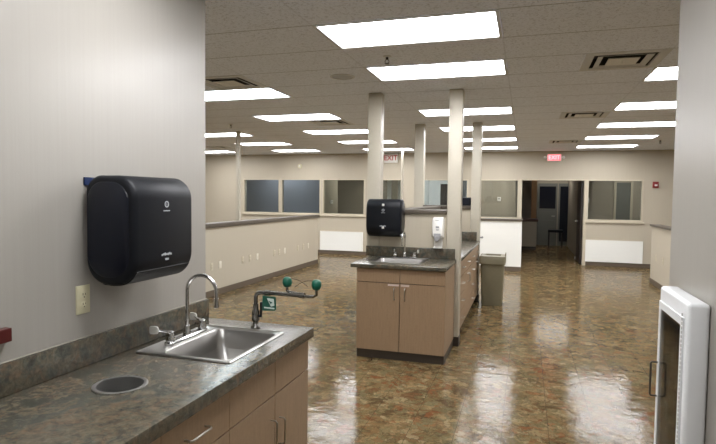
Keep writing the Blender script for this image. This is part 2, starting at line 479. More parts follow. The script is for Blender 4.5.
# cased opening to the hall
m = MB(); m.box(DO[0]-.05, DO[0]+.012, YF-.016, YF+WT+.016, 0, HEAD+.02); m.box(DO[1]-.012, DO[1]+.06, YF-.016, YF+WT+.016, 0, HEAD+.02)
m.box(DO[0]+.012, DO[1]-.012, YF-.016, YF+WT+.016, HEAD-.012, HEAD+.02); m.build('trim_opening', M['trim'], kind='structure', smooth=0)

def base(name, x0, x1, y0, y1, h=.10, mat='base'):
    m = MB(); m.box(x0, x1, y0, y1, 0, h, .004, 1); m.build(name, M[mat], kind='structure', smooth=0)
base('baseboard_far_left', XL+.01, DO[0]-.055, YF-.012, YF-.0005)
base('baseboard_far_right', DO[1]+.062, XR-.01, YF-.012, YF-.0005)
base('baseboard_near_right', XWR-.012, XWR-.0005, YB+.01, YW)
base('baseboard_front_left', XL+.01, -4.80, YW+.0005, YW+.012)
base('baseboard_front_right', XWR+.14, XR-.01, YW+.0005, YW+.012)

# half walls
HX = -4.65
wallbox('wall_half_left', [(HX-.12, HX, YW+.001, 11.86, 0, 1.075)], M['wall'])
m = MB(); m.box(HX-.145, HX+.028, YW+.002, 11.89, 1.076, 1.148, .006); m.build('trim_half_left_cap', M['cap'], kind='structure')
base('baseboard_half_left', HX+.0005, HX+.012, YW+.014, 11.872)
base('baseboard_half_left_end', HX-.12, HX-.0005, 11.8605, 11.872)
RXW = 2.33
wallbox('wall_half_right', [(RXW, RXW+.12, 4.5, 11.56, 0, 1.088)], M['wall'])
m = MB(); m.box(RXW-.03, RXW+.15, 4.48, 11.60, 1.089, 1.128, .006); m.build('trim_half_right_cap', M['cap'], kind='structure')
base('baseboard_half_right', RXW-.012, RXW-.0005, 4.5, 11.572)
# island pony walls
WY = 5.80
wallbox('wall_island_front', [(-1.541, -.802, WY+.004, WY+.13, 0, 1.412)], M['wall'])
m = MB(); m.box(-1.540, -.803, WY-.02, WY+.155, 1.413, 1.460, .005); m.build('trim_island_front_cap', M['cap'], kind='structure')
wallbox('wall_island_rear', [(-1.541, -.802, 8.44, 8.57, 0, 1.412)], M['wall'])
m = MB(); m.box(-1.540, -.803, 8.415, 8.60, 1.413, 1.470, .005); m.build('trim_island_rear_cap', M['cap'], kind='structure')
wallbox('wall_island_spine', [(-1.40, -1.28, WY+.1305, 8.4395, 0, 1.412)], M['wall'])
m = MB(); m.box(-1.42, -1.26, WY+.156, 8.414, 1.413, 1.460, .005); m.build('trim_island_spine_cap', M['cap'], kind='structure')

# rooms behind the far wall
B0 = YF+WT
wallbox('wall_room_left', [(XL, -5.421, 15.1, 15.2, 0, H)], M['wallblue'])
wallbox('wall_room_mid', [(-8.0, -3.0, 17.2, 17.3, 0, H), (-8.1, -8.0, 15.2, 17.3, 0, H), (-5.42, -5.34, B0+.005, 15.2, 0, H), (-3.08, -3.0, B0+.02, 17.2, 0, H)], M['walldark'])
wallbox('wall_room_pale', [(-2.999, -1.35, 17.2, 17.3, 0, H), (-2.999, -2.95, B0+.02, 17.2, 0, H), (-1.40, -1.351, B0+.02, 17.2, 0, H)], M['wallpale'])
wallbox('wall_room_drab', [(-1.349, -.22, 16.6, 16.7, 0, H), (-.24, -.16, B0+.02, 16.6, 0, H)], M['walldark'])
wallbox('wall_hall_left', [(-3.0, .18, 18.5, 18.6, 0, H)], M['wallnear'])
wallbox('wall_hall_pier', [(.181, .34, 18.3, 18.6, 0, H)], M['wallorange'])
wallbox('wall_hall_right', [(1.345+.02, 1.43, B0+.02, 15.2, 0, H), (1.43, 1.62, 15.0, 15.08, 0, H), (1.345+.02, 1.43, 15.2, 19.4, 0, H), (1.4305, 3.6, 16.6, 16.7, 0, H)], M['walldark'])
m = MB()
for x0, x1 in ((2.36, 2.42), (2.78, 2.84)): m.box(x0, x1, 16.56, 16.5995, 0, 2.12)
m.box(2.42, 2.78, 16.56, 16.5995, 2.06, 2.12); m.build('trim_inner_door', M['trim'], kind='structure', smooth=0)
m = MB(); m.box(2.421, 2.779, 16.575, 16.5993, .005, 2.058); dd = m.build('door_4', M['hallgrey'], kind='structure', smooth=0)
m = MB(); m.cyl((2.47, 16.5748, 1.0), (2.47, 16.53, 1.0), .012); m.ball((2.47, 16.52, 1.0), .025); m.build('door_handle', M['nickel'], dd)
t = thing('light_switch', 'small white switch on the pale strip behind the far right window', 'switch', (1.525, 15.0, 1.50))
m = MB(); m.box(1.49, 1.56, 14.99, 14.9995, 1.50, 1.62, .003); m.build('cover_plate', M['whitepl'], t)
m = MB(); m.box(1.515, 1.535, 14.982, 14.9898, 1.54, 1.58, .002); m.build('toggle', M['whitepl'], t)


# ------------------------------------------------------------------ ceiling fixtures
names = {'A': 'row over the island posts', 'B': 'row left of the island posts', 'C': 'far-left row over the half wall', 'R': 'row at the right', 'D': 'outermost left row', 'S': 'row beyond the right wall'}
def troffer(x, y, label, mat, group='recessed ceiling troffers'):
    t = thing('ceiling_light', label, 'ceiling light', (x+.61, y, CH), 0, group)
    m = MB(); L, W = .609, .304
    o = [(-L, -W), (L, -W), (L, W), (-L, W)]
    def ring(sx, sy, z): return [(px/abs(px)*(L-sx), py/abs(py)*(W-sy), z) for px, py in o]
    m.loft([ring(0, 0, .10), ring(0, 0, -.004), ring(.022, .030, -.004), ring(.026, .036, .012), ring(.026, .036, .10)], False, False, True)
    m.build('frame', M['vent'], t, local=True, smooth=0)
    m = MB(); m.box(-L+.0265, L-.0265, -W+.0365, W-.0365, .006, .011); m.build('diffuser', mat, t, local=True, smooth=0)
    return t
ordn = ['nearest', 'second nearest', 'third nearest', 'fourth nearest', 'fifth nearest', 'farthest']
seen = {'A': [0, 2, 6, 9, 12, 15], 'B': [3, 6, 9, 12, 15], 'C': [9, 12, 15], 'R': [3, 6, 9, 12, 15], 'D': [15]}
proto = None
ANAMES = ['long bright ceiling troffer at the top of the photo, nearest over the aisle', 'second ceiling troffer over the aisle, just before the tall island post',
          'third ceiling troffer over the aisle, its middle crossed by the tall post', 'fourth troffer over the aisle, behind the two right-hand island posts',
          'fifth troffer over the aisle, thin strip between the island posts', 'last troffer over the aisle, next to the far wall above the white counter']
BNAMES = ['cyan-tinted troffer beside the ceiling vent, next to the near left wall corner', 'bluish troffer just behind the cyan-tinted one, left of the tall island post',
          'third troffer of the row left of the island, ending at the left tall post', 'fourth troffer of the row left of the island, passing behind the left tall post',
          'thin last troffer of the row left of the island, above the white exit sign']
CNAMES = ['partly hidden troffer in front of the thin pole, against the near wall corner', 'troffer just right of the thin pole top above the left windows',
          'thin troffer nearest the far wall, above the second window from the left']
RNAMES = ['nearest troffer of the right-hand row, cut off by the near right wall', 'second troffer of the right-hand row, in front of the second right vent',
          'third troffer of the right-hand row, cut off by the near right wall', 'fourth troffer of the right-hand row, second from the far wall',
          'farthest troffer of the right-hand row, right above the far right window']
LBL = {('A', k): n for k, n in zip(seen['A'], ANAMES)}
LBL.update({('B', k): n for k, n in zip(seen['B'], BNAMES)}); LBL.update({('C', k): n for k, n in zip(seen['C'], CNAMES)})
LBL.update({('R', k): n for k, n in zip(seen['R'], RNAMES)})
LBL[('D', 15)] = 'thin troffer left of the pole against the far wall, touching the near wall corner'
LBL[('A', -6)] = 'added ceiling troffer directly above the camera, outside the frame'  # extra fitting, added to brighten the near counter
LBL[('A', -3)] = 'ceiling troffer overhead in front of the sink counter, above the frame'
hid = ['first', 'second', 'third', 'fourth', 'fifth']; hi = 0  # unseen grid positions, troffers added there to help light the room
for c, k in TROF:
    lb = LBL.get((c, k))
    if lb is None:
        lb = 'added ceiling troffer out of sight behind a near wall, number %s from the left' % hid[min(hi, 4)] if c in 'CD' else 'added ceiling troffer out of sight beyond the near right wall, %s one' % ('nearer' if k == 6 else 'farther')
        hi += c in 'CD'
    mat = M['lensnear'] if c in 'CD' or k < 0 else M['lenscool'] if (c, k) == ('B', 3) else M['lensblue'] if (c, k) == ('B', 6) else M['lens']
    if proto is None: proto = troffer(COLX[c], rowy(k), lb, mat)
    else:
        t = dup(proto, (COLX[c]+.61, rowy(k), CH), lb)
        if mat is not M['lens']: relabel_mats(t, 'diffuser', mat)
for n_, (x, k, c, st, room) in enumerate(BACKT):
    t = dup(proto, (x+.61, rowy(k), CH), 'ceiling troffer out of sight inside the '+room)
    relabel_mats(t, 'diffuser', emis('troffer_lens_back', c, st))

def vent(x, k, label):
    t = thing('ceiling_vent', label, 'air vent', (x+.305, rowy(k), CH), 0, 'square ceiling air diffusers')
    def sq(h, z): return [(-h, -h, z), (h, -h, z), (h, h, z), (-h, h, z)]
    m = MB(); m.loft([sq(.304, .06), sq(.304, -.004), sq(.236, -.006), sq(.232, .004), sq(.236, .06)], False, False, True); m.build('frame', M['vent'], t, local=True, smooth=0)
    m = MB(); m.loft([sq(.2318, .004), sq(.2318, .085), sq(.2298, .085), sq(.2298, .004)], False, False, True); m.box(-.2295, .2295, -.2295, .2295, .080, .085); m.build('duct_opening', M['ventdk'], t, local=True, smooth=0)
    m = MB(); m.loft([sq(.205, -.006), sq(.205, -.009), sq(.160, .004), sq(.160, .007)], False, False, True); m.build('louver', M['vent'], t, local=True, smooth=0)
    m = MB(); m.box(-.118, .118, -.118, .118, -.010, -.004, .002); m.cyl((0, 0, -.016), (0, 0, -.0102), .009, n=12); m.build('center_plate', M['ventlt'], t, local=True, smooth=0)
    return t
vl = ['large ceiling air vent at upper right, just in front of the nearest right-hand troffer', 'ceiling air vent in the middle of the right ceiling, second nearest of three',
      'small-looking ceiling air vent above the red exit sign', 'dark-slotted ceiling air vent beside the near left wall corner and cyan troffer',
      'ceiling air vent behind the bluish troffer, left of the tall island post', 'ceiling air vent at far left, touching the near wall corner by the thin pole']
vp = None
for (x, k), lb in zip(VENTS, vl):
    if vp is None: vp = vent(x, k, lb)
    else: dup(vp, (x+.305, rowy(k), CH), lb)

t = thing('ceiling_speaker', 'round ceiling speaker grille between the left vent and the aisle troffers', 'speaker', (-1.705, 4.955, CH))
m = MB(); m.lathe([(.118, -.001), (.118, -.006), (.102, -.009), (.100, -.004), (.100, -.001)], t.location, 40, cap=False, closed=True); m.build('rim', M['vent'], t)
m = MB(); m.lathe([(.099, -.001), (.099, -.004), (.05, -.007), (.001, -.008)], t.location, 40); m.build('grille', M['grey'], t)
def sprinkler(x, y, lb):
    t = thing('ceiling_sprinkler', lb, 'sprinkler', (x, y, CH), 0, 'ceiling fire sprinklers')
    m = MB(); m.lathe([(.035, -.0005), (.035, -.004), (.012, -.010), (.001, -.010)], n=24); m.build('escutcheon', M['vent'], t, local=True)
    m = MB(); m.cyl((0, 0, -.010), (0, 0, -.03), .011); m.tube([(.010, 0, -.03), (.018, 0, -.045), (.004, 0, -.06)], .003, 8); m.tube([(-.010, 0, -.03), (-.018, 0, -.045), (-.004, 0, -.06)], .003, 8)
    m.cyl((0, 0, -.06), (0, 0, -.064), .020); m.build('nozzle', M['darkmetal'], t, local=True)
    return t
s0 = sprinkler(-1.108, 4.33, 'pendent sprinkler head between the two nearest aisle troffers')
dup(s0, (-4.613, 7.85, CH), 'pendent sprinkler head above the thin pole at far left')
dup(s0, (2.44, 11.68, CH), 'small sprinkler head at right, near the far end of the right-hand troffers')

# ------------------------------------------------------------------ posts and poles
def post(x0, x1, y0, y1, name, label, cat='post', bb=True, group=None):
    t = thing(name, label, cat, ((x0+x1)/2, (y0+y1)/2, 0), 0, group)
    m = MB(); m.box(x0, x1, y0, y1, 0, H, .006); m.build('shaft', M['post'], t)
    if bb:
        m = MB(); e = .006
        m.loft([[(x0-e, y0-e, z), (x1+e, y0-e, z), (x1+e, y1+e, z), (x0-e, y1+e, z)] for z in (0, .10)] + [[(x0+.001, y0+.001, z), (x1-.001, y0+.001, z), (x1-.001, y1-.001, z), (x0+.001, y1-.001, z)] for z in (.10, 0)], False, False, True)
        m.build('rubber_base', M['kick'], t, smooth=0)
    return t
g = 'floor to ceiling posts of the island'
post(-1.69, -1.545, WY+.002, WY+.147, 'support_post', 'beige square post behind the black dispenser on the island', group=g)
post(-.798, -.655, WY+.002, WY+.147, 'support_post', 'beige square post right of the white soap dispenser, widest in the photo', group=g)
post(-1.69, -1.545, 8.44, 8.585, 'support_post', 'farther beige post seen between the dispenser post and the soap dispenser', group=g)
post(-.798, -.66, 8.44, 8.585, 'support_post', 'farther beige post beside the trash bin', group=g)
post(-5.01, -4.945, 8.70, 8.765, 'utility_pole', 'thin pale floor to ceiling pole behind the left half wall', 'pole', False)
post(-2.885, -2.835, 12.79, 12.84, 'utility_pole', 'thin cream pole below the white exit sign', 'pole', False)

# ------------------------------------------------------------------ cabinets
def pull(parent, u, v, L, vertical):
    m = MB(); h = L/2; pr = .032; pts = []
    for s_, d in ((-1, 0), (-1, pr-.008), (-.9, pr), (.9, pr), (1, pr-.008), (1, 0)):
        a = s_*h if abs(s_) == 1 else (h-.008)*(1 if s_ > 0 else -1)
        pts.append((u, -d, v+a) if vertical else (u+a, -d, v))
    m.tube(pts, .0045, 8); return m.build('handle', M['nickel'], parent, local=True)
def cabinet(label, loc, rotz, w, d, top, fronts, kick_z=.10, kick_d=.06, group=None, side_kick=0.0):
    t = thing('base_cabinet', label, 'cabinet', loc, rotz, group)
    m = MB(); m.box(.0005, w-.0005, .0212, d, kick_z, top, .0015, 1); m.build('body', M['lam'], t, local=True, smooth=0)
    m = MB(); m.box(.003, w-.003-side_kick, kick_d, d, 0, kick_z-.0005); m.build('toe_kick', M['kick'], t, local=True, smooth=0)
    m = MB(); m.box(.002, w-.002, .0198, .0210, kick_z+.002, top-.002); m.build('gap_shade', M['slot'], t, local=True, smooth=0)  # dark sheet standing in for the shade in the door gaps
    for kind, u0, u1, v0, v1, hd in fronts:
        e0 = .0005 if u0 < .001 else .003; e1 = .0005 if u1 > w-.002 else .003
        m = MB(); m.box(u0+e0, u1-e1, 0, .0195, v0+.003, v1-.003, .0008, 1)
        p = m.build(kind, M['lam'], t, local=True, smooth=0)
        if hd: pull(p, *hd)
    return t
CT = .826
cg = 'tan laminate cabinets under the near left counter'
xf = -1.119
k1 = cabinet('tan sink cabinet at the end of the near counter with two doors and paired pulls', (xf, 1.897, 0), PI/2, .825, .618, CT,
        [('false_drawer', 0, .415, .648, CT-.004, None), ('false_drawer', .415, .825, .648, CT-.004, None),
         ('door', 0, .415, .11, .648, (.372, .475, .128, True)), ('door', .415, .825, .11, .648, (.462, .455, .128, True))], group=cg)
k2 = cabinet('tan cabinet left of the near sink cabinet with one horizontal drawer pull', (xf, 1.467, 0), PI/2, .429, .618, CT,
        [('drawer', 0, .429, .648, CT-.004, (.19, .737, .128, False)), ('door', 0, .429, .11, .648, (.06, .545, .128, True))], group=cg)
cabinet('tan cabinet at the bottom edge of the photo, under the counter by the waste hole', (xf, 1.037, 0), PI/2, .429, .618, CT,
        [('drawer', 0, .429, .648, CT-.004, (.215, .737, .128, False)), ('door', 0, .429, .11, .648, (.06, .545, .128, True))], group=cg)
cabinet('tan cabinet nearest the camera under the counter, outside the frame', (xf, .607, 0), PI/2, .429, .618, CT,
        [('drawer', 0, .429, .648, CT-.004, (.215, .737, .128, False)), ('door', 0, .429, .11, .648, (.06, .545, .128, True))], group=cg)

# near countertop with openings for the sink and the waste hole
SX0, SX1, SY0, SY1 = -1.668, -1.182, 2.000, 2.560
m = MB(); m.box(XWL+.001, -1.088, .30, 2.728, .8265, .88, .004)
top = m.build('countertop', M['counter'], None, kind='structure'); del top['kind']
c1 = MB(); c1.loft([rr(SX0+.015, SX1-.015, SY0+.015, SY1-.015, .03, .7), rr(SX0+.015, SX1-.015, SY0+.015, SY1-.015, .03, 1.0)])
HC = (-1.434, 1.645)
c2 = MB(); c2.lathe([(.088, .7), (.088, 1.0)], (HC[0], HC[1], 0), 40)
carve(top, [c1, c2])
top.data.transform(Matrix.Translation((1.42, -1.5, -.8265))); top.location = (-1.42, 1.5, .8265); ORG[top.name] = Vector(top.location)
tag(top, 'long slate-grey laminate countertop along the near left wall', 'countertop')
m = MB(); m.box(XWL+.001, XWL+.020, .30, 2.700, .8805, .996, .003); m.build('backsplash', M['counter'], top)
m = MB(); m.box(XWL+.001, XWL+.010, .30, 2.698, .9965, .9995, .001, 1); m.build('caulk_line', M['caulk'], top)

def body_of(k): return [c for c in k.children if c.name.startswith('body')][0]
c1 = MB(); c1.box(SY0+.02-1.897, SY1-.02-1.897, xf-SX1+.02, xf-SX0-.02, .60, 1.0); carve_local(body_of(k1), k1, [c1])
c1 = MB(); c1.lathe([(.092, .63), (.092, 1.0)], (HC[1]-1.467, xf-HC[0], 0), 32); carve_local(body_of(k2), k2, [c1])
# sink (shared shape, local coordinates: long side along y)
def make_sink(label, loc, rotz, W, L, depth=.17, ledge=.115, lip=.03):
    t = thing('sink', label, 'sink', loc, rotz)
    x0, x1, y0, y1 = 0, W, 0, L; bx0 = ledge; bx1 = W-lip; by0 = .045; by1 = L-.035
    m = MB()
    R = [rr(x0, x1, y0, y1, .018, .0012), rr(x0, x1, y0, y1, .018, .004), rr(x0+.005, x1-.005, y0+.005, y1-.005, .018, .0075), rr(x0+.011, x1-.011, y0+.011, y1-.011, .020, .0035),
         rr(bx0-.007, bx1+.007, by0-.007, by1+.007, .040, .0035), rr(bx0, bx1, by0, by1, .038, -.004), rr(bx0+.008, bx1-.008, by0+.008, by1-.008, .04, -depth*.55), rr(bx0+.016, bx1-.016, by0+.016, by1-.016, .045, -depth+.014), rr(bx0+.05, bx1-.05, by0+.05, by1-.05, .05, -depth)]
    cx, cy = (bx0+bx1)/2, (by0+by1)/2
    R.append([(cx+(p[0]-cx)*.2, cy+(p[1]-cy)*.2, -depth-.002) for p in R[-1]])
    # underside so the shell has thickness
    R += [[(p[0], p[1], -depth-.006) for p in R[-1]], [(p[0], p[1], -depth-.004) for p in rr(bx0+.046, bx1-.046, by0+.046, by1-.046, .05, 0)], rr(bx0+.006, bx1-.006, by0+.006, by1-.006, .05, -depth*.55), rr(bx0-.005, bx1+.005, by0-.005, by1+.005, .05, .001)]
    m.loft(R, False, False, True); m.build('basin', M['steel'], t, local=True, smooth=50)
    m = MB(); m.lathe([(.040, -depth+.0005), (.040, -depth+.003), (.030, -depth+.001), (.001, -depth+.001)], (cx, cy, 0), 24); m.build('drain', M['chrome'], t, local=True)
    return t
make_sink('stainless drop-in sink at the end of the near counter', (SX0, SY0, .88), 0, SX1-SX0, SY1-SY0)

# gooseneck faucet, local: deck along y, spout to +x
def make_faucet(label, loc, rotz, half=.132, rise=.235, R=.083):
    t = thing('faucet', label, 'faucet', loc, rotz)
    m = MB(); m.loft([rr(-.024, .024, -half-.03, half+.03, .022, 0), rr(-.024, .024, -half-.03, half+.03, .022, .010), rr(-.018, .018, -half-.024, half+.024, .017, .016)]); m.build('deck_plate', M['chrome'], t, local=True)
    m = MB(); m.lathe([(.020, .0165), (.020, .03), (.0155, .036), (.0155, .058), (.012, .064), (.001, .064)], n=20)
    pts = [(0, 0, .05), (0, 0, rise*.6), (0, 0, rise)] + [(R-R*math.cos(a), 0, rise+R*math.sin(a)) for a in [PI*k/14 for k in range(1, 15)]] + [(2*R, 0, rise-.03)]
    m.tube(pts, .0095, 14); m.build('spout', M['chrome'], t, local=True, smooth=50)
    m = MB(); m.cyl((2*R, 0, rise-.028), (2*R, 0, rise-.072), .0125, .0125, 18); m.cyl((2*R, 0, rise-.072), (2*R, 0, rise-.075), .0125, .009, 18); m.build('aerator', M['chrome'], t, local=True, smooth=50)
    for s_ in (-1, 1):
        y = s_*half; dy = s_*.5
        m = MB(); m.lathe([(.022, .0165), (.024, .026), (.017, .038), (.014, .052), (.016, .060), (.008, .066), (.001, .067)], (0, y, 0), 20)
        m.tube([(0, y, .058), (-.035, y+dy*.02, .062), (-.062, y+dy*.05, .067)], [.008, .006, .005], 10)
        h = m.build('handle', M['chrome'], t, local=True, smooth=50)
        m = MB(); n = 8
        prof = [(-.050, .008), (-.056, .017), (-.072, .019), (-.090, .018), (-.095, .010)]
        rings = []
        for px, hw in prof:
            yy = y+dy*.05+dy*.25*(-px-.058)
            rings.append([(px, yy-hw*.25, .068+hw), (px, yy+.004, .068+hw), (px, yy+.004, .068-hw), (px, yy-hw*.25, .068-hw)])
        m.loft(rings); m.build('wrist_blade', M['blade'], h, local=True)
    return t
make_faucet('chrome gooseneck faucet with wrist-blade handles on the near sink', (-1.597, 2.300, .8838), 0)

# waste hole ring
t = thing('waste_chute', 'round stainless waste hole set into the near counter', 'waste chute', (HC[0], HC[1], .88))
m = MB(); m.lathe([(.086, -.20), (.086, .0006), (.098, .0006), (.098, .004), (.092, .007), (.083, .004), (.084, -.20)], t.location, 48, cap=False, closed=True); m.build('rim', M['chutesteel'], t, smooth=50)
m = MB(); m.lathe([(.001, -.203), (.086, -.203), (.086, -.2005), (.001, -.2005)], t.location, 48); m.build('bottom', M['ventdk'], t)

# eyewash
EX, EY = -1.382, 2.612
t = thing('eyewash_station', 'swivel eyewash fixture with two green caps at the end of the near counter', 'eyewash', (EX, EY, .88))
m = MB(); m.lathe([(.026, 0), (.026, .006), (.017, .014), (.014, .028), (.014, .034), (.021, .040), (.022, .090), (.016, .10), (.015, .13), (.001, .13)], t.location, 20); m.build('valve_body', M['pipe'], t, smooth=50)
m = MB(); pts = [(EX, EY, .99)] + [(EX, EY, 1.045)] + [(EX+.028-.028*math.cos(a), EY, 1.045+.028*math.sin(a)) for a in [PI/2*k/5 for k in range(1, 6)]] + [(EX+.10, EY, 1.074), (EX+.26, EY, 1.073)]
m.tube(pts, .0112, 12); m.cyl((EX+.055, EY, 1.0735), (EX+.085, EY, 1.0735), .0145, n=14); m.build('arm', M['pipe'], t, smooth=50)
m = MB(); hx = [EX+.172, EX+.352]; hy = [EY+.03, EY]
m.cyl((EX+.255, EY, 1.073), (EX+.285, EY, 1.073), .015, n=14)
m.tube([(EX+.27, EY, 1.073), (EX+.24, EY+.012, 1.078), (EX+.19, EY+.028, 1.080), (hx[0], hy[0], 1.088), (hx[0], hy[0], 1.112)], .008, 10)
m.tube([(EX+.27, EY, 1.073), (EX+.30, EY-.006, 1.070), (EX+.335, EY-.004, 1.071), (hx[1], hy[1], 1.080), (hx[1], hy[1], 1.112)], .008, 10); m.build('yoke', M['pipe'], t, smooth=50)
for x, y, sx in ((hx[0], hy[0], 1), (hx[1], hy[1], -1)):
    m = MB(); m.lathe([(.010, 1.106), (.021, 1.112), (.0265, 1.130), (.0245, 1.150), (.015, 1.160), (.001, 1.162)], (x, y, 0), 20); cp = m.build('green_cap', M['green'], t, smooth=50)
    m = MB(); pts = [(x+sx*(.014+.012*k), y-.004, 1.150-.0007*(k-1.5)**2+.004) for k in range(0, 10)]
    m.tube(pts, .0016, 6); m.build('cap_strap', M['darkmetal'], cp)
m = MB(); m.cyl((EX+.010, EY, .945), (EX+.036, EY, .945), .007); m.box(EX+.028, EX+.037, EY-.008, EY+.008, .940, 1.022, .003); m.build('valve_lever', M['black'], t)
m = MB(); m.prism([(EX+.052, 1.062), (EX+.128, 1.058), (EX+.132, .994), (EX+.125, .985), (EX+.050, .980)], EY-.022, EY-.018, 'y'); tg = m.build('sign_tag', M['greens'], t)
m = MB(); y0, y1 = EY-.0235, EY-.0218
m.prism([(EX+.078, 1.050), (EX+.118, 1.048), (EX+.122, 1.012), (EX+.102, 1.006)], y0, y1, 'y'); m.prism([(EX+.062, 1.002), (EX+.122, 1.000), (EX+.122, .993), (EX+.062, .995)], y0, y1, 'y')
m.build('tag_print', M['paleg'], tg)
m = MB(); m.prism([(EX+.088, 1.038), (EX+.112, 1.028), (EX+.100, 1.020)], y0-.001, y0+.0002, 'y'); m.build('tag_symbol', M['greens'], tg)

# paper towel dispensers; local: back on y=0 plane facing -y, centred in x, base z=0
def towel_dispenser(label, loc, rotz, w=.385, h=.425, d=.235, windows=False):
    t = thing('towel_dispenser', label, 'paper towel dispenser', loc, rotz, 'black paper towel dispensers')
    a = w/2
    prof = [(-p[0], p[1]) for p in rr2(.008, d, 0, h, (.095, .07, .10, .11), 10)]      # (y, z): front at y=-d
    ins = lambda k: [(-p[0], p[1]) for p in rr2(.008+k, d-k, k, h-k, (.095-k*.6, .07, .10-k*.6, .11-k*.6), 10)]
    m = MB(); m.loft([[(x, p[0], p[1]) for p in pr] for x, pr in ((-a, ins(.022)), (-a+.003, ins(.012)), (-a+.009, ins(.005)), (-a+.022, prof), (a-.022, prof), (a-.009, ins(.005)), (a-.003, ins(.012)), (a, ins(.022)))])
    m.build('cover', M['black'], t, local=True, smooth=40)
    for s_ in (-1, 1):
        pr = [(-p[0], p[1]) for p in rr2(.026, d-.030, .034, h-.026, (.085, .075, .09, .09), 10)]
        m = MB(); m.loft([[(s_*(a+.0002), p[0], p[1]) for p in pr], [(s_*(a+.004), p[0]*.97-.004, h/2+(p[1]-h/2)*.97) for p in pr]]); m.build('side_window', M['blacksoft'], t, local=True, smooth=40)
    m = MB(); m.box(-a+.006, a-.03, -.0075, 0, h-.040, h-.008); m.build('wall_bracket', M['bracket'], t, local=True, smooth=0)
    # glossy tear lip under the front
    arc = prof[-11:]; arc = arc[1:] if False else arc
    lowp = [p for p in prof if p[1] < .075 and p[0] < -.07]; lowp.sort(key=lambda p: p[0]+(0 if p[1] < .001 else 0)); lowp.sort(key=lambda p: -p[1])
    cx_, cz_ = -d/2, h/2; off = lambda p, k: (p[0]+(cx_-p[0])*k, p[1]+(cz_-p[1])*k)
    q = [off(p, -.010) for p in lowp]+[off(p, .03) for p in reversed(lowp)]
    m = MB(); m.loft([[(x, p[0], p[1]) for p in q] for x in (-a+.020, a-.020)]); m.build('tear_lip', M['blackgloss'], t, local=True)
    m = MB(); m.lathe([(.014, -d-.0014), (.014, -d+.0005), (.0095, -d+.0005), (.0095, -d-.0014)], (0, 0, h-.118), 24, 'y', False, True)
    for k in range(6): m.box(-.003, .003, -d-.0014, -d, h-.1235+.002*k, h-.1225+.002*k)
    for x in (-.022, -.013, -.004, .005, .014): m.box(x, x+.007, -d-.0012, -d, h-.148, h-.144)
    m.build('emblem', M['mark'], t, local=True, smooth=0)
    m = MB()
    for i, x in enumerate((-.036, -.026, -.016, -.006, .004, .014, .024)): m.box(x, x+.008, -d-.0014, -d, .112+(i % 2)*.002, .120+(i % 3)*.002)
    m.box(-.012, .012, -d-.0014, -d, .092, .100)
    m.build('lettering', M['mark'], t, local=True, smooth=0)
    if windows:
        m = MB(); m.box(-.012, .012, -d-.003, -d+.001, h-.074, h-.050, .003); m.build('indicator_light', M['whitepl'], t, local=True)
        m = MB(); m.box(-.012, .012, -d-.003, -d+.001, .088, .112, .003); m.build('indicator_light', M['whitepl'], t, local=True)
    return t
towel_dispenser('large black towel dispenser on the near left wall above the counter', (XWL, 1.996, 1.220), PI/2, w=.398, h=.452, d=.260)
towel_dispenser('smaller-looking black towel dispenser with two white dots above the island sink', (-1.448, WY+.0015, 1.165), 0, w=.385, h=.405, d=.215, windows=True)

# outlets; local: on y=0 facing -y
def outlet(label, loc, rotz, w=.072, h=.118, blank=False, mat='ivory'):
    t = thing('wall_outlet', label, 'outlet', loc, rotz, 'electrical wall outlets')
    m = MB(); m.loft([rr_y(w/2, h/2, -.0002), rr_y(w/2, h/2, -.004), rr_y(w/2-.004, h/2-.004, -.0065)]); p = m.build('cover_plate', M[mat], t, local=True)
    if not blank:
        for z in (-.020, .020):
            m = MB(); m.lathe([(.0165, -.0066), (.0165, -.0085), (.0155, -.009), (.001, -.009)], (0, 0, z), 20, 'y'); sck = m.build('socket', M[mat], t, local=True)
            m = MB(); m.box(-.0075, -.0050, -.0096, -.0088, z-.002, z+.008); m.box(.0050, .0075, -.0096, -.0088, z-.001, z+.007); m.lathe([(.0028, -.0088), (.0028, -.0096), (.0001, -.0096)], (0, 0, z-.009), 10, 'y'); m.build('socket_slots', M['slot'], sck, local=True, smooth=0)
    else:
        m = MB(); m.box(-.012, .012, -.0095, -.0066, -.014, .014, .001, 1); m.build('jack', M[mat], t, local=True, smooth=0)
    return t
def rr_y(a, b, y): return [(-a, y, -b), (a, y, -b), (a, y, b), (-a, y, b)]
outlet('cream duplex outlet on the near left wall under the black dispenser', (XWL, 1.790, 1.157), PI/2)
oy = [7.339, 7.582, 8.31, 8.566, 8.84, 9.539, 9.753, 10.015, 10.681, 10.977, 11.252]
ol = ['left of the nearest pair on the half wall', 'right of the nearest pair on the half wall', 'first of the nearest group of three on the half wall', 'middle of the nearest group of three on the half wall',
      'last of the nearest group of three on the half wall', 'first of the middle group of three on the half wall', 'middle one of the middle group of three on the half wall', 'last of the middle group of three on the half wall',
      'first of the farthest group of three on the half wall', 'middle of the farthest group of three on the half wall', 'last of the farthest three on the half wall, nearest its end']
pa = pb = None
for k, (y, lb) in enumerate(zip(oy, ol)):
    bl = k in (1, 4, 7, 10); loc = (HX, y, .47); lb = ('white outlet plate, ' if bl else 'beige outlet plate, ')+lb
    if bl:
        if pb is None: pb = outlet(lb, loc, PI/2, .078, .118, True, 'platewhite')
        else: dup(pb, loc, lb)
    else:
        if pa is None: pa = outlet(lb, loc, PI/2, mat='platebeige')
        else: dup(pa, loc, lb)
dup(pa, (RXW, 11.13, .522), 'left outlet plate low on the right half wall', -PI/2)
dup(pa, (RXW, 10.60, .525), 'right outlet plate low on the right half wall', -PI/2)

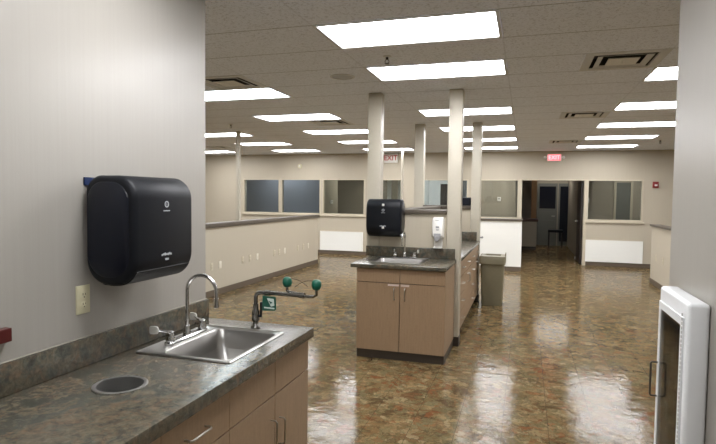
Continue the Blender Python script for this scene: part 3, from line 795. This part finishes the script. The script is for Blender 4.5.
# dark red ledge at the left edge
t = thing('wall_ledge', 'dark red wooden ledge end at the left edge of the photo', 'ledge', (XWL, 1.15, 1.074))
m = MB(); m.box(XWL+.0005, XWL+.032, .90, 1.440, 1.074, 1.122, .002, 1); m.build('board', M['red'], t, smooth=0)

# wall cabinet on the right with glass door
AX0, AX1, AY0, AY1, AZ0, AZ1 = .551, XWR-.0005, 2.125, 2.535, .44, 1.240
t = thing('wall_cabinet', 'white metal wall cabinet with glass door on the near right wall', 'safety cabinet', (XWR, 2.34, AZ0))
m = MB(); m.box(AX0, AX1, AY0, AY1, AZ0, AZ1, .014, 4); o = m.build('body', M['white'], t, smooth=40)
cb = MB(); cb.box(AX0-.02-XWR, AX1-.006-XWR, AY0+.035-2.34, AY1-.035-2.34, .035, AZ1-AZ0-.075)
carve_local(o, t, [cb])
m = MB(); y0, y1, z0, z1 = AY0+.036, AY1-.020, AZ0+.02, AZ1-.060; fx0, fx1 = AX0-.006, AX0-.0003
ring = lambda a, x: [(x, y0+a, z0+a), (x, y1-a, z0+a), (x, y1-a, z1-a), (x, y0+a, z1-a)]
m.loft([ring(0, fx1), ring(0, fx0), ring(.030, fx0), ring(.030, fx1)], False, False, True); dr = m.build('door', M['white'], t, smooth=0)
m = MB(); m.box(fx0+.002, fx1-.001, y0+.031, y1-.031, z0+.031, z1-.031); m.build('door_glass', M['glassdoor'], dr, smooth=0)
m = MB(); m.tube([(fx0, y1-.016, .922), (fx0-.022, y1-.016, .922), (fx0-.026, y1-.016, .917), (fx0-.026, y1-.016, .785), (fx0-.022, y1-.016, .780), (fx0, y1-.016, .780)], .0042, 8); m.build('handle', M['pulldark'], dr)
m = MB()
for k in range(46): m.cyl((fx0-.0012, y0+.004, z0+.015+k*.0158), (fx0-.0012, y0+.004, z0+.026+k*.0158), .0028, n=8)
m.build('hinge', M['vent'], dr)
t2 = thing('rescue_kit', 'grey case with pale arched handle behind the cabinet glass', 'kit', (.59, 2.34, AZ0+.0355))
m = MB(); m.box(.572, .612, 2.235, 2.445, AZ0+.036, .890, .012, 3); m.build('case', M['grey'], t2)
m = MB(); m.tube([(.570, 2.365+.080*math.cos(a), .885+.150*math.sin(a)) for a in [PI*k/14 for k in range(15)]], .012, 8); m.build('carry_handle', M['whitepl'], t2)

# ------------------------------------------------------------------ island
IX0, IW, IYF = -1.577, .874, 5.08
ic = cabinet('tan two-door sink cabinet on the front of the island', (IX0, IYF, 0), 0, IW, .715, .899,
             [('false_drawer', 0, .437, .757, .895, None), ('false_drawer', .437, IW, .757, .895, None),
              ('door', 0, .437, .085, .757, (.385, .655, .115, True)), ('door', .437, IW, .085, .757, (.490, .655, .115, True))], .082, .022)
lab = [c for c in ic.children if c.name.startswith('door')]
for dcab, u0, u1 in ((lab[0], .318, .428), (lab[1], .447, .530)):
    m = MB(); m.box(u0, u1, -.0012, -.0001, .730, .749); m.build('paper_label', M['label'], dcab, local=True, smooth=0)
ISX0, ISX1, ISY0, ISY1 = -1.515, -.962, 5.20, 5.71
m = MB(); m.box(-1.632, -.690, 5.042, WY-.001, .8995, .936, .003); top2 = m.build('countertop', M['counter'], None, kind='structure'); del top2['kind']
c1 = MB(); c1.loft([rr(ISX0+.015, ISX1-.015, ISY0+.015, ISY1-.015, .03, .7), rr(ISX0+.015, ISX1-.015, ISY0+.015, ISY1-.015, .03, 1.2)]); carve(top2, [c1])
top2.data.transform(Matrix.Translation((1.16, -5.42, -.8995))); top2.location = (-1.16, 5.42, .8995); ORG[top2.name] = Vector(top2.location)
tag(top2, 'slate-grey countertop with small sink on the front of the island', 'countertop')
m = MB(); m.box(-1.690, -.703, WY-.020, WY-.001, .9365, 1.047, .003); m.build('backsplash', M['counter'], top2)
c1 = MB(); c1.box(ISX0+.02-IX0, ISX1-.02-IX0, ISY0+.02-IYF, ISY1-.02-IYF, .70, 1.2); carve_local(body_of(ic), ic, [c1])
make_sink('small stainless sink in the island counter', (ISX0, ISY1, .936), -PI/2, ISY1-ISY0, ISX1-ISX0, .15, .09)
make_faucet('small chrome gooseneck faucet on the island sink', (-1.222, 5.665, .9398), -PI/2, .105, .215, .075)

# soap dispenser
t = thing('soap_dispenser', 'white and grey soap dispenser between the dispenser and the right island post', 'soap dispenser', (-.885, WY+.004, 1.052))
yb = WY+.0035
m = MB(); m.loft([[(x, yb-d, z) for x, d, z in ring] for ring in (
    [(-.945, 0, 1.165), (-.825, 0, 1.165), (-.825, 0, 1.360), (-.835, 0, 1.384), (-.935, 0, 1.384), (-.945, 0, 1.360)],
    [(-.945, .06, 1.172), (-.825, .06, 1.172), (-.825, .06, 1.355), (-.835, .055, 1.378), (-.935, .055, 1.378), (-.945, .06, 1.355)],
    [(-.933, .088, 1.190), (-.837, .088, 1.190), (-.837, .084, 1.345), (-.846, .078, 1.366), (-.924, .078, 1.366), (-.933, .084, 1.345)])]); m.build('cover', M['whitepl'], t, smooth=60)
m = MB(); m.box(-.930, -.840, yb-.086, yb-.004, 1.052, 1.066, .004); m.box(-.930, -.840, yb-.018, yb-.0005, 1.066, 1.165, .003); m.build('drip_tray', M['whitepl'], t)
m = MB(); m.box(-.922, -.848, yb-.104, yb-.0895, 1.158, 1.212, .006); m.lathe([(.026, -.012), (.030, 0), (.020, .008), (.001, .008)], (-.885, yb-.106, 1.160), 18, 'y'); m.cyl((-.885, yb-.05, 1.165), (-.885, yb-.05, 1.125), .012, .007); m.build('push_bar', M['grey'], t)
m = MB(); m.box(-.915, -.860, yb-.0875, yb-.080, 1.350, 1.354); m.box(-.902, -.868, yb-.0895, yb-.087, 1.268, 1.288); m.box(-.900, -.870, yb-.0895, yb-.087, 1.245, 1.256); m.build('lettering', M['grey'], t, smooth=0)

# rear run of the island
RW = .612
lb = ['tan drawer cabinet of the rear island run, right behind the big post', 'tan cabinet of the rear island run, second behind the big post',
      'tan cabinet of the rear island run, third behind the big post', 'tan cabinet of the rear island run, next to the trash bin post']
for k in range(4):
    y = 5.952+k*RW
    fr = [('drawer', 0, RW, .70, .895, (RW/2, .80, .10, False))]
    if k in (0, 2):
        fr += [('drawer', 0, RW, .50, .70, (RW/2, .62, .10, False)), ('drawer', 0, RW, .30, .50, (RW/2, .42, .10, False)), ('drawer', 0, RW, .11, .30, (RW/2, .22, .10, False))]
    else:
        fr += [('door', 0, RW/2, .11, .70, (RW/2-.04, .60, .10, True)), ('door', RW/2, RW, .11, .70, (RW/2+.04, .60, .10, True))]
    cabinet(lb[k], (-.672, y, 0), PI/2, RW-.001, .59, .899, fr, .10, .05, 'rear island cabinets')
m = MB(); m.box(-1.279, -.650, 5.951, 8.438, .8995, .936, .003); top3 = m.build('countertop', M['counter'])
tag(top3, 'slate-grey countertop of the rear island run behind the big post', 'countertop')
m = MB(); m.box(-1.279, -.700, 8.419, 8.438, .9365, 1.068, .003); m.build('backsplash', M['counter'], top3)
m = MB(); m.box(-1.279, -1.260, 5.955, 8.418, .9365, 1.068, .003); m.build('backsplash', M['counter'], top3)
t = thing('black_box', 'black plastic box standing on the rear island ledge between the posts', 'box', (-.93, 8.51, 1.4705))
m = MB(); m.box(-1.07, -.810, 8.44, 8.58, 1.4705, 1.597, .006); m.build('case', M['black'], t)
m = MB(); m.box(-1.05, -.83, 8.437, 8.4398, 1.49, 1.58, .001, 1); m.build('front_panel', M['blacksoft'], t, smooth=0)

# trash bin
BX, BY = -.445, 8.34
t = thing('trash_bin', 'olive-grey rectangular trash bin beside the rear island post', 'trash bin', (BX, BY, 0))
def sqr(hx, hy, z, r=.03): return rr(BX-hx, BX+hx, BY-hy, BY+hy, r, z)
m = MB(); m.loft([sqr(.145, .165, .0), sqr(.148, .168, .02), sqr(.170, .190, .66), sqr(.160, .180, .66), sqr(.135, .155, .03), ], False, True); m.b.faces.new([v for v in m.b.verts][:28][::-1]); m.build('body', M['binm'], t)
m = MB(); m.loft([sqr(.182, .202, .615), sqr(.186, .206, .62), sqr(.188, .208, .72), sqr(.182, .202, .735), sqr(.120, .130, .742), sqr(.110, .12, .72), sqr(.108, .118, .665), sqr(.172, .192, .665)], False, False, True); m.build('lid', M['binm'], t)
m = MB(); m.loft([rr(BX-.107, BX+.107, BY-.117, BY+.117, .03, z) for z in (.690, .694)]); m.build('lid_opening', M['ventdk'], t)
m = MB(); m.box(BX+.176, BX+.190, BY-.10, BY+.10, .735, .775, .005); m.build('lid_hinge', M['binm'], t)
t = thing('wall_hook', 'tiny grey knob sticking out of the rear island post above the bin', 'hook', (-.66, 8.50, .98))
m = MB(); m.cyl((-.6595, 8.50, .98), (-.630, 8.50, .985), .008); m.ball((-.622, 8.50, .986), .017); m.build('knob', M['grey'], t)

# ------------------------------------------------------------------ reception counter and far things
t = thing('reception_counter', 'white-fronted counter with grey top in front of the far doorway', 'counter', (-.83, 12.5, 0))
m = MB(); m.box(-1.60, -.062, 12.20, 12.70, .10, 1.092); m.build('white_front', M['whitep'], t, smooth=0)
m = MB(); m.box(-1.62, -.045, 12.17, 12.73, 1.0925, 1.135, .004); m.build('top', M['cap'], t)
m = MB(); m.box(-1.595, -.066, 12.207, 12.69, 0, .0995); m.build('toe_kick', M['base'], t, smooth=0)
for x0, x1, z1, lbl in ((-5.396, -4.165, .622, 'white panel on the far wall under the windows, left end of the room'), (1.396, 2.635, .622, 'white panel on the far wall under the right window')):
    t = thing('wall_panel', lbl, 'panel', ((x0+x1)/2, YF, .1005), 0, 'white panels below the far windows')
    m = MB(); m.box(x0, x1, YF-.030, YF-.0005, .1005, z1, .003, 1); m.build('face', M['whitep'], t, smooth=0)
    m = MB(); m.box(x0-.004, x1+.004, YF-.034, YF-.0005, z1+.0005, z1+.012, .002, 1); m.build('top_edge', M['trim'], t, smooth=0)

# exit signs
def exit_sign(label, x0, x1, z0, z1, lit, heads):
    t = thing('exit_sign', label, 'exit sign', ((x0+x1)/2, YF, z0), 0, None)
    m = MB(); m.box(x0, x1, YF-.055, YF-.0005, z0, z1, .006); m.build('housing', M['whitepl'], t)
    if lit:
        m = MB(); m.box(x0+.018, x1-.018, YF-.0575, YF-.0552, z0+.018, z1-.018); m.build('glowing_panel', M['exitglow'], t, smooth=0)
    text_mesh('lettering', 'EXIT', (z1-z0)*.78, ((x0+x1)/2, YF-.059, (z0+z1)/2), (PI/2, 0, 0), M['exitlet'] if lit else M['redlet'], t, .0012, .95)
    if heads:
        for x, s_ in ((x0-.045, -1), (x1+.045, 1)):
            m = MB(); m.lathe([(.018, .03), (.034, .012), (.036, -.02), (.030, -.026), (.001, -.027)], (x, YF-.045, (z0+z1)/2+.005), 18, 'y'); m.cyl((x-s_*.05, YF-.03, (z0+z1)/2), (x, YF-.03, (z0+z1)/2), .012); m.build('lamp_head', M['whitepl'], t, smooth=50)
    return t
exit_sign('glowing red EXIT sign with two lamp heads above the far doorway', .470, .800, 2.492, 2.668, True, True)
exit_sign('white EXIT sign with red letters left of the island posts', -3.600, -3.235, 2.485, 2.725, False, False)

t = thing('wall_alarm', 'red fire alarm strobe on the far wall right of the window', 'fire alarm', (2.85, YF, 1.868))
m = MB(); m.box(2.790, 2.912, YF-.035, YF-.0005, 1.868, 2.010, .006); m.build('body', M['redal'], t)
m = MB(); m.box(2.828, 2.886, YF-.05, YF-.0355, 1.905, 1.945, .006); m.build('strobe_lens', M['whitepl'], t)
t = thing('wall_chime', 'small pale oval fixture high on the far wall above the left windows', 'wall fixture', (-6.02, YF, 2.35))
m = MB(); m.prism([(p[0], p[1]) for p in rr2(-6.075, -5.965, 2.35, 2.47, (.05,)*4)], YF-.04, YF-.0005, 'y'); m.build('body', M['ivory'], t)
m = MB(); m.lathe([(.03, -.0405), (.026, -.048), (.001, -.05)], (-6.02, YF, 2.41), 16, 'y'); m.build('lens', M['whitepl'], t)
t = thing('thermostat', 'white thermostat on the wall behind the third window from the left', 'thermostat', (-5.34, 14.62, 1.365))
m = MB(); m.box(-5.3395, -5.305, 14.54, 14.70, 1.37, 1.47, .006); m.build('case', M['whitepl'], t)
m = MB(); m.box(-5.3048, -5.3035, 14.58, 14.66, 1.41, 1.45); m.build('display', M['grey'], t, smooth=0)
t = thing('room_thermostat', 'small white wall control seen through the window above the white counter', 'thermostat', (-.75, 16.6, 1.55))
m = MB(); m.box(-.80, -.70, 16.57, 16.5995, 1.50, 1.62, .006); m.build('case', M['whitepl'], t)
m = MB(); m.box(-.77, -.73, 16.568, 16.5698, 1.55, 1.59); m.build('display', M['grey'], t, smooth=0)

# striped blind panels behind the fourth window, dark cabinet in pale room
t = thing('vertical_blind', 'pair of white vertical slats behind the window next to the black dispenser', 'blind', (-3.55, 14.6, 0))
for x in (-3.62, -3.32):
    m = MB(); m.box(x-.055, x+.055, 14.60, 14.63, .02, 2.70); m.build('slat', M['whitep'], t, smooth=0)
m = MB(); m.box(-3.72, -3.22, 14.58, 14.65, 2.701, 2.738); m.build('rail', M['vent'], t, smooth=0)
m = MB(); m.box(-3.70, -3.24, 14.58, 14.65, 0, .0195); m.build('floor_track', M['vent'], t, smooth=0)
t = thing('tall_cabinet', 'dark tall cabinet inside the pale room behind the far middle window', 'cabinet', (-2.15, 15.2, 0))
m = MB(); m.box(-2.26, -2.08, 15.0, 15.5, .05, 1.96, .006); m.build('body', M['doordk'], t)
m = MB(); m.box(-2.25, -2.09, 14.985, 14.9995, .07, 1.94, .003); m.build('door', M['doordk'], t)
m = MB(); m.box(-2.25, -2.09, 15.02, 15.48, 0, .0495); m.build('plinth', M['kick'], t, smooth=0)
t = thing('room_partition', 'blue-grey screen in the pale room, right of the big post', 'screen', (-1.66, 14.6, 0))
m = MB(); m.box(-1.78, -1.50, 14.60, 14.66, .03, 2.2); m.build('panel', M['wallblue'], t, smooth=0)
m = MB(); m.box(-1.80, -1.48, 14.55, 14.71, 0, .0295); m.build('foot', M['darkmetal'], t, smooth=0)

# hall beyond the doorway
t = thing('hall_counter', 'counter with dark red-brown top just inside the far doorway', 'counter', (-.4, 17.8, 0))
m = MB(); m.box(-1.2, .345, 17.50, 18.10, .10, .875); m.build('front', M['wall'], t, smooth=0)
m = MB(); m.box(-1.23, .385, 17.46, 18.13, .8755, .955, .005); m.build('top', M['deskred'], t)
m = MB(); m.box(-1.19, .340, 17.51, 18.09, 0, .0995); m.build('toe_kick', M['kick'], t, smooth=0)
def leaf_door(name, x0, x1, y, mats, kindpanels):
    m = MB(); m.box(x0, x1, y-.05, y, .002, 2.10); d = m.build(name, M[mats], kind='structure', smooth=0)
    for (a, b, c, e, mt) in kindpanels:
        m = MB(); m.box(x0+a, x0+b, y-.058, y-.0505, c, e, .003, 1); m.build('door_panel', M[mt], d, smooth=0)
    m = MB(); m.cyl((x1-.07, y-.0505, 1.0), (x1-.07, y-.09, 1.0), .012); m.tube([(x1-.07, y-.09, 1.0), (x1-.17, y-.09, 1.0)], .009, 8); m.build('door_handle', M['nickel'], d)
leaf_door('door_1', .40, 1.02, YE-.75, 'hallgrey', [(.05, .57, .15, .85, 'hallgrey'), (.05, .57, 1.0, 1.15, 'hallgrey'), (.05, .57, 1.25, 2.0, 'blacksoft')])
leaf_door('door_2', 1.06, 1.60, YE-.75, 'hallgrey', [(.05, .50, .15, 2.0, 'blacksoft')])
wallbox('wall_hall_end', [(.341, 1.62, YE-.74, YE-.64, 0, H)], M['walldark'])
t = thing('bench', 'dark low bench deep inside the hall', 'bench', (.93, 18.6, 0))
m = MB(); m.box(.72, 1.18, 18.45, 18.80, .50, .58, .01); m.build('seat', M['black'], t)
for x in (.75, 1.15):
    for y in (18.48, 18.77):
        m = MB(); m.box(x-.02, x+.02, y-.02, y+.02, 0, .4995); m.build('leg', M['darkmetal'], t, smooth=0)
# open dark door leaf
m = MB(); m.box(1.283, 1.328, B0+.03, B0+1.02, .008, 2.03, .002, 1); d = m.build('door_3', M['doordk'], kind='structure', smooth=0)
m = MB(); yy = B0+.93
m.lathe([(.026, 0), (.026, -.008), (.012, -.012), (.012, -.05), (.001, -.05)], (1.2828, yy, 1.02), 16, 'x'); m.tube([(1.236, yy, 1.02), (1.236, yy-.12, 1.02)], .010, 8); m.build('door_handle', M['nickel'], d)
m = MB(); m.box(1.250, 1.2828, B0+.90, B0+.94, .03, .10, .004); m.build('door_stop', M['nickel'], d)

# ------------------------------------------------------------------ world, view
w = bpy.data.worlds.new('world'); SC.world = w; w.use_nodes = True
w.node_tree.nodes['Background'].inputs[0].default_value = (.02, .02, .02, 1)
SC.view_settings.view_transform = 'Standard'; SC.view_settings.look = 'None'
SC.view_settings.gamma = 1; SC.view_settings.use_curve_mapping = False
SC.view_settings.exposure = 1.05
SC.cycles.use_denoising = True
SC.cycles.max_bounces = 10; SC.cycles.diffuse_bounces = 6; SC.cycles.glossy_bounces = 4; SC.cycles.transparent_max_bounces = 12
